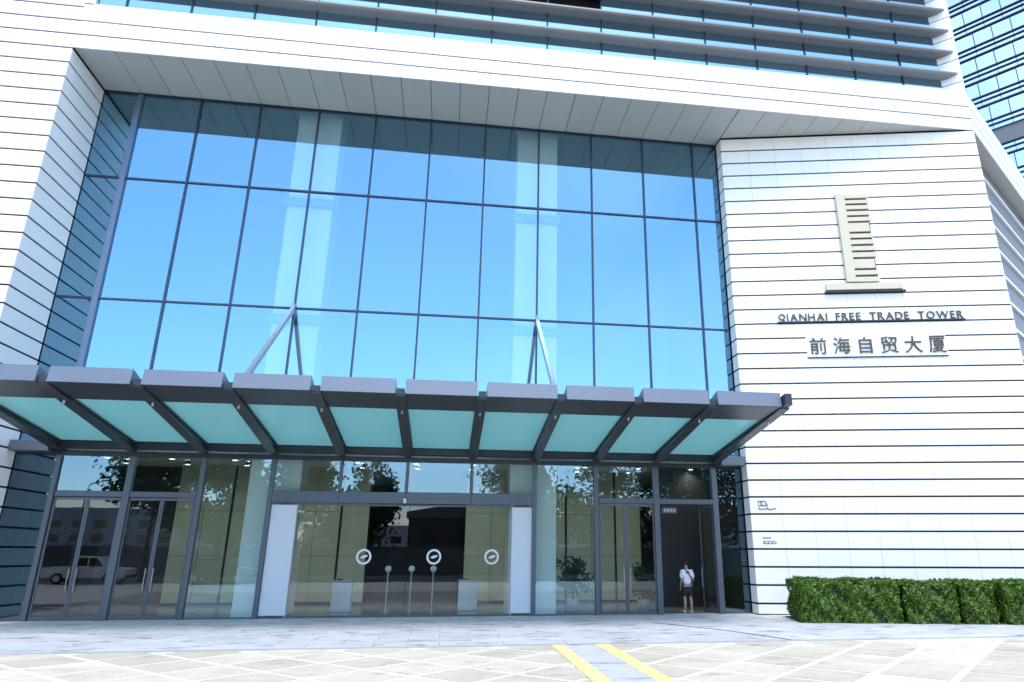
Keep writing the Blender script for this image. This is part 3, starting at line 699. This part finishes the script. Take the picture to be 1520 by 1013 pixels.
for s_, t in ((-1, 'l'), (1, 'r')):
    J.update({t+'sh': ((0.175*s_, 0, 1.415), 0.062), t+'el': ((0.225*s_, -0.02, 1.13), 0.043), t+'wr': ((0.215*s_, 0.10, 0.91), 0.029), t+'hd': ((0.205*s_, 0.14, 0.84), (0.022, 0.042)),
              t+'hip': ((0.09*s_, 0, 0.86), 0.088), t+'kn': ((0.115*s_, 0.015, 0.49), 0.056), t+'ca': ((0.12*s_, -0.02, 0.33), 0.056), t+'an': ((0.125*s_, 0, 0.09), 0.036), t+'to': ((0.14*s_, 0.14, 0.035), (0.042, 0.03))})
    E_ += [('chest', t+'sh'), (t+'sh', t+'el'), (t+'el', t+'wr'), (t+'wr', t+'hd'), ('pelvis', t+'hip'), (t+'hip', t+'kn'), (t+'kn', t+'ca'), (t+'ca', t+'an'), (t+'an', t+'to')]
    for q, (fx, fy, fz_) in enumerate(((-0.016, 0.03, -0.085), (-0.004, 0.02, -0.10), (0.008, 0.005, -0.095), (0.018, -0.01, -0.075))):
        J[t+'f%da' % q] = ((0.205*s_+fx*0.8, 0.14+fy*0.7, 0.84+fz_*0.55), 0.010); J[t+'f%db' % q] = ((0.205*s_+fx-0.012*s_, 0.14+fy+0.012, 0.84+fz_), 0.008)
        E_ += [(t+'hd', t+'f%da' % q), (t+'f%da' % q, t+'f%db' % q)]
    J[t+'th'] = ((0.19*s_, 0.185, 0.80), 0.010); E_ += [(t+'wr', t+'th')]
skin('body', J, E_, 'skin', PE)
T_ = {'waist': ((0, 0, 0.93), (0.175, 0.125)), 'mid': ((0, 0, 1.10), (0.165, 0.115)), 'chest': ((0, 0, 1.29), (0.185, 0.125)), 'col': ((0, 0.005, 1.45), (0.10, 0.075)), 'neck': ((0, 0.012, 1.485), (0.072, 0.062))}
te = [('waist', 'mid'), ('mid', 'chest'), ('chest', 'col'), ('col', 'neck')]
for s_, t in ((-1, 'l'), (1, 'r')):
    T_.update({t+'s': ((0.19*s_, 0, 1.405), 0.082), t+'m': ((0.215*s_, -0.01, 1.27), 0.078), t+'e': ((0.232*s_, -0.015, 1.16), 0.075)}); te += [('chest', t+'s'), (t+'s', t+'m'), (t+'m', t+'e')]
skin('shirt', T_, te, 'shirt', PE)
P_ = {'w': ((0, 0, 0.93), (0.165, 0.118)), 'h': ((0, 0, 0.86), (0.165, 0.115))}; pe = [('w', 'h')]
for s_, t in ((-1, 'l'), (1, 'r')):
    P_.update({t+'t': ((0.098*s_, 0, 0.74), 0.105), t+'k': ((0.113*s_, 0.01, 0.53), 0.092)}); pe += [('h', t+'t'), (t+'t', t+'k')]
skin('shorts', P_, pe, 'shorts', PE)
skin('hair', {'a': ((0, -0.03, 1.60), (0.07, 0.05)), 'b': ((0, -0.005, 1.69), (0.088, 0.095)), 'c': ((0, 0.015, 1.755), (0.068, 0.078))}, [('a', 'b'), ('b', 'c')], 'hair', PE)
for s_ in (-1, 1): skin('shoe', {'a': ((0.125*s_, -0.03, 0.045), (0.05, 0.045)), 'b': ((0.135*s_, 0.08, 0.04), (0.052, 0.04)), 'c': ((0.145*s_, 0.18, 0.032), (0.042, 0.03))}, [('a', 'b'), ('b', 'c')], 'shoe', PE)
b = MB(); pts_ = [(-0.09, 0.03, 1.49), (-0.06, -0.085, 1.455), (0.02, -0.135, 1.33), (0.12, -0.135, 1.17), (0.19, -0.08, 1.04), (0.21, 0.0, 1.0)]
b.tube(pts_, 0.018, 6); b.build('bag_strap', 'black', PE, smooth=True)

# ------------------------------------------------------------------ neighbouring glass tower
TD = Vector((0.60, -0.80)).normalized(); TP = Vector((69.7, 46.1))
TW = empty('glass_tower', (TP.x, TP.y, 0), math.atan2(TD.y, TD.x)); tag(TW, 'pale blue glass high-rise with dark floor lines behind the office tower', 'building')
b = MB(); b.box(-34, 40, 0.5, 34, 0, 130); b.build('wall', 'lobby_dark', TW)
FLH = 4.0
b = MB(); b.box(-33.9, 39.9, 0.2, 0.45, 1, 36); b.build('lower_glazing', 'glass_tower', TW)
for n in range(9, 26):
    z = n*FLH
    for q, (dz, hh) in enumerate(((0.0, 0.16), (0.85, 0.12), (1.55, 0.16))):
        box('floor_line', -34, 40, -0.12, 0.4, z+dz, z+dz+hh, 'mull', TW)
    if n == 13: box('plant_band', -34, 40, 0.0, 0.3, z+1.72, z+3.98, 'grey_panel', TW)
    for i in range(-6, 12):
        x = i*2.3 + (0.35*(n % 3))
        box('spandrel', x+0.03, x+2.27, 0.1, 0.14, z+0.17, z+1.54, 'glass_tower', TW, 0, tilt())
        if n != 13: box('window', x+0.05, x+2.25, 0.12, 0.16, z+1.72, z+3.99, 'glass_tower', TW, 0, (random.gauss(0, .004), 0, random.gauss(0, .004)))
        if n != 13: box('window_mullion', x-0.05, x+0.05, 0.0, 0.2, z+1.72, z+3.99, 'mull', TW)

# ------------------------------------------------------------------ the street in front, seen mirrored in the glass
def tree(x, y, h, r, label, seed, n=2600):
    rr = random.Random(seed)
    t = empty('street_tree', (x, y, -0.1)); tag(t, label, 'tree', 'street trees mirrored in the glass')
    b = MB(); fork = h*0.2
    b.tube([(0, 0, 0), (0.05, 0, fork*0.5), (0, 0.05, fork), (0.1, 0, h*0.6), (0, 0, h*0.85)], [0.22, 0.18, 0.15, 0.10, 0.03], 8)
    tips = [Vector((0, 0, h*0.85))]
    for i in range(14):
        a = i*2.4+rr.random(); z0 = fork+(h*0.5)*rr.random(); e = Vector((math.cos(a)*r*rr.uniform(.45, .85), math.sin(a)*r*rr.uniform(.45, .85), z0+h*rr.uniform(.1, .28)))
        m_ = Vector((e.x*0.45, e.y*0.45, z0+(e.z-z0)*0.35)); b.tube([(0, 0, z0), m_, e], [0.08, 0.05, 0.02], 6); tips += [e, (e+m_)/2]
    b.build('trunk', 'bark', t)
    pts = []
    cl = []
    for tp in tips:
        for _ in range(4): cl.append((tp+Vector((rr.gauss(0, r*.18), rr.gauss(0, r*.18), rr.gauss(0, r*.14))), rr.uniform(.35, .75)*r*0.28))
    for i in range(n):
        c, s_ = cl[i % len(cl)]; pts.append((c+Vector((rr.gauss(0, s_), rr.gauss(0, s_), rr.gauss(0, s_*.7))), Vector((0, 0, .6))))
    obj('crown', leaf_mesh(pts, 'tree_leaf', 0.15, 0.32), t)
TR = ((-45.0, -42, 12.0, 4.8, 'tall street tree past the broad dark one'), (-22.9, -36, 12.5, 3.6, 'broad dark street tree behind the white pickup'), (-18.2, -38, 12.0, 3.8, 'leafy street tree behind the dark parked car'),
      (-13.2, -37, 11.8, 4.2, 'street tree halfway between the dark car and the warehouse'), (-7.2, -39, 10.4, 3.0, 'slim street tree beside the dark red warehouse'), (7.2, -42, 11.0, 3.6, 'street tree in front of the dark red warehouse'),
      (13.6, -40, 11.8, 4.4, 'street tree across from the paired swing doors'), (20.6, -38, 12.0, 4.6, 'broad street tree across from the open doorway'), (28.5, -39, 12.0, 4.8, 'street tree across from the sign wall'))
for i, (x, y, h, r, l_) in enumerate(TR): tree(x, y, h, r, l_, 40+i, 7000)
M['car_white'] = mat('white_car_paint', (0.75, 0.76, 0.76), 0.2, spec=0.6); M['car_dark'] = mat('dark_car_paint', (0.03, 0.033, 0.04), 0.2, spec=0.6)
M['tyre'] = mat('tyre', (0.015, 0.015, 0.016), 0.85); M['carglass'] = mat('car_glass', (0.015, 0.018, 0.02), 0.06, spec=0.8); M['tail'] = mat('red_lens', (0.4, 0.02, 0.02), 0.2); M['head'] = mat('clear_lens', (0.75, 0.75, 0.72), 0.1)
def car(name, x, y, rz, body, profile, wins, L, label, cat):
    t = empty(name, (x, y, 0.0 if y > -30 else -0.10), rz); tag(t, label, cat)
    b = MB(); b.prism(profile, -0.9, 0.9, 'y'); me = b.mesh(body)
    bm = bmesh.new(); bm.from_mesh(me); bmesh.ops.bevel(bm, geom=bm.edges[:], offset=0.05, segments=2, affect='EDGES'); bm.to_mesh(me); bm.free(); obj('body', me, t)
    for wn_ in wins:
        for s_ in (-1, 1):
            b = MB(); b.prism(wn_, 0.88*s_, 0.912*s_, 'y'); b.build('window', 'carglass', t)
    for wx in (L*0.2, L*0.8):
        for s_ in (-1, 1):
            b = MB(); b.lathe([(0.24, -0.11), (0.36, -0.10), (0.37, 0.0), (0.36, 0.10), (0.24, 0.11)], 22); wo = b.build('wheel', 'tyre', t, (wx, 0.80*s_+0.02*s_, 0.37), (R(90), 0, 0))
            b = MB(); b.lathe([(0.0, -0.115), (0.23, -0.118), (0.23, 0.118), (0.0, 0.115)], 18); b.build('rim', 'alu', wo)
    for s_ in (-0.62, 0.62):
        box('headlight', L-0.06, L+0.02, s_-0.18, s_+0.18, 0.72, 0.90, 'head', t, 0.01); box('tail_light', -0.02, 0.06, s_-0.14, s_+0.14, 0.72, 0.98, 'tail', t, 0.01)
    box('bumper', L-0.03, L+0.06, -0.85, 0.85, 0.38, 0.58, 'tyre', t, 0.02); box('bumper', -0.06, 0.03, -0.85, 0.85, 0.38, 0.58, 'tyre', t, 0.02)
pk = [(0, 0.4), (5.2, 0.4), (5.2, 0.95), (4.0, 1.05), (3.3, 1.72), (2.0, 1.75), (1.75, 1.08), (0, 1.08)]
car('pickup_truck', -26.2, -29.0, 0, 'car_white', pk, [[(2.05, 1.12), (2.75, 1.12), (2.75, 1.64), (2.2, 1.64)], [(2.85, 1.12), (3.75, 1.12), (3.3, 1.64), (2.85, 1.64)]], 5.2, 'white pickup parked on the forecourt across from the doors', 'pickup')
sv_ = [(0, 0.42), (4.6, 0.42), (4.6, 0.95), (3.5, 1.08), (2.8, 1.68), (0.5, 1.72), (0.05, 1.1)]
car('parked_car', -17.6, -29.2, R(3), 'car_dark', sv_, [[(0.5, 1.12), (1.5, 1.12), (1.5, 1.62), (0.75, 1.62)], [(1.6, 1.12), (3.2, 1.12), (2.7, 1.60), (1.6, 1.62)]], 4.6, 'dark parked car on the forecourt beside the white pickup', 'car')
M['red_dark'] = mat('dark_red_cladding', (0.055, 0.022, 0.022), 0.7, var=0.15); M['wallgrey'] = mat('concrete_wall', (0.20, 0.20, 0.20), 0.85, var=0.15)
WH = empty('warehouse', (4.5, -66, -0.1)); tag(WH, 'dark red warehouse with shallow pitched roof across the road', 'building')
b = MB(); b.box(-9, 9, -7, 0, 0, 6.2); b.build('wall', 'red_dark', WH); b = MB(); b.prism([(-9.3, 6.2), (9.3, 6.2), (9.3, 7.4), (0, 8.6), (-9.3, 6.9)], -7.2, 0.3, 'y'); b.build('roof', 'grey_panel', WH)
for i in range(5): box('window', -7.5+i*3.3, -5.3+i*3.3, 0.0, 0.06, 3.2, 4.8, 'carglass', WH)
BW = empty('boundary_wall', (0, -50, -0.12)); tag(BW, 'long grey concrete boundary wall across the road', 'wall')
for i in range(-16, 16):
    box('wall_bay', i*5+0.15, i*5+4.85, -0.1, 0.1, 0, 2.7, 'wallgrey', BW); box('wall_post', i*5-0.149, i*5+0.149, -0.18, 0.18, 0, 2.9, 'wallgrey', BW)
LP = empty('street_lamp', (-33.5, -48, -0.12)); tag(LP, 'tall curved street lamp by the boundary wall', 'lamp')
b = MB(); b.tube([(0, 0, 0), (0, 0, 7.5), (0.3, 0, 8.3), (1.4, 0, 8.6)], [0.11, 0.07, 0.06, 0.05]); b.build('pole', 'alu', LP); box('lamp_head', 1.3, 2.0, -0.12, 0.12, 8.52, 8.64, 'frame', LP, 0.02)

for i, (x, wd, h, c_, l_) in enumerate(((-150, 74, 8.5, (0.50, 0.50, 0.50), 'pale grey slab block far across the road'), (-72, 66, 11.5, (0.44, 0.46, 0.50), 'bluish grey block, tallest of the far row'), (-6, 58, 8, (0.55, 0.53, 0.50), 'low cream block behind the dark red warehouse'),
        (58, 60, 10.5, (0.48, 0.48, 0.47), 'mid grey block beside the low cream block'), (128, 70, 9, (0.52, 0.50, 0.46), 'beige block at the end of the far row'))):
    M['far%d' % i] = mat('far_block_paint_%d' % i, c_, 0.8, var=0.08, scale=0.1)
    fb2 = empty('city_block', (x, -165, -0.14)); tag(fb2, l_, 'building', 'far row of city blocks')
    wbox('wall', -wd/2, wd/2, -14, 0, 0, h, 'far%d' % i, fb2); wbox('parapet', -wd/2-0.3, wd/2+0.3, -14.3, 0.3, h+0.002, h+0.8, 'far%d' % i, fb2)
    for f in range(int(h//3.4)):
        for k in range(int(wd//5)):
            box('window', -wd/2+1.5+k*5, -wd/2+4.2+k*5, 0.0, 0.08, f*3.4+1.0, f*3.4+2.7, 'carglass', fb2)
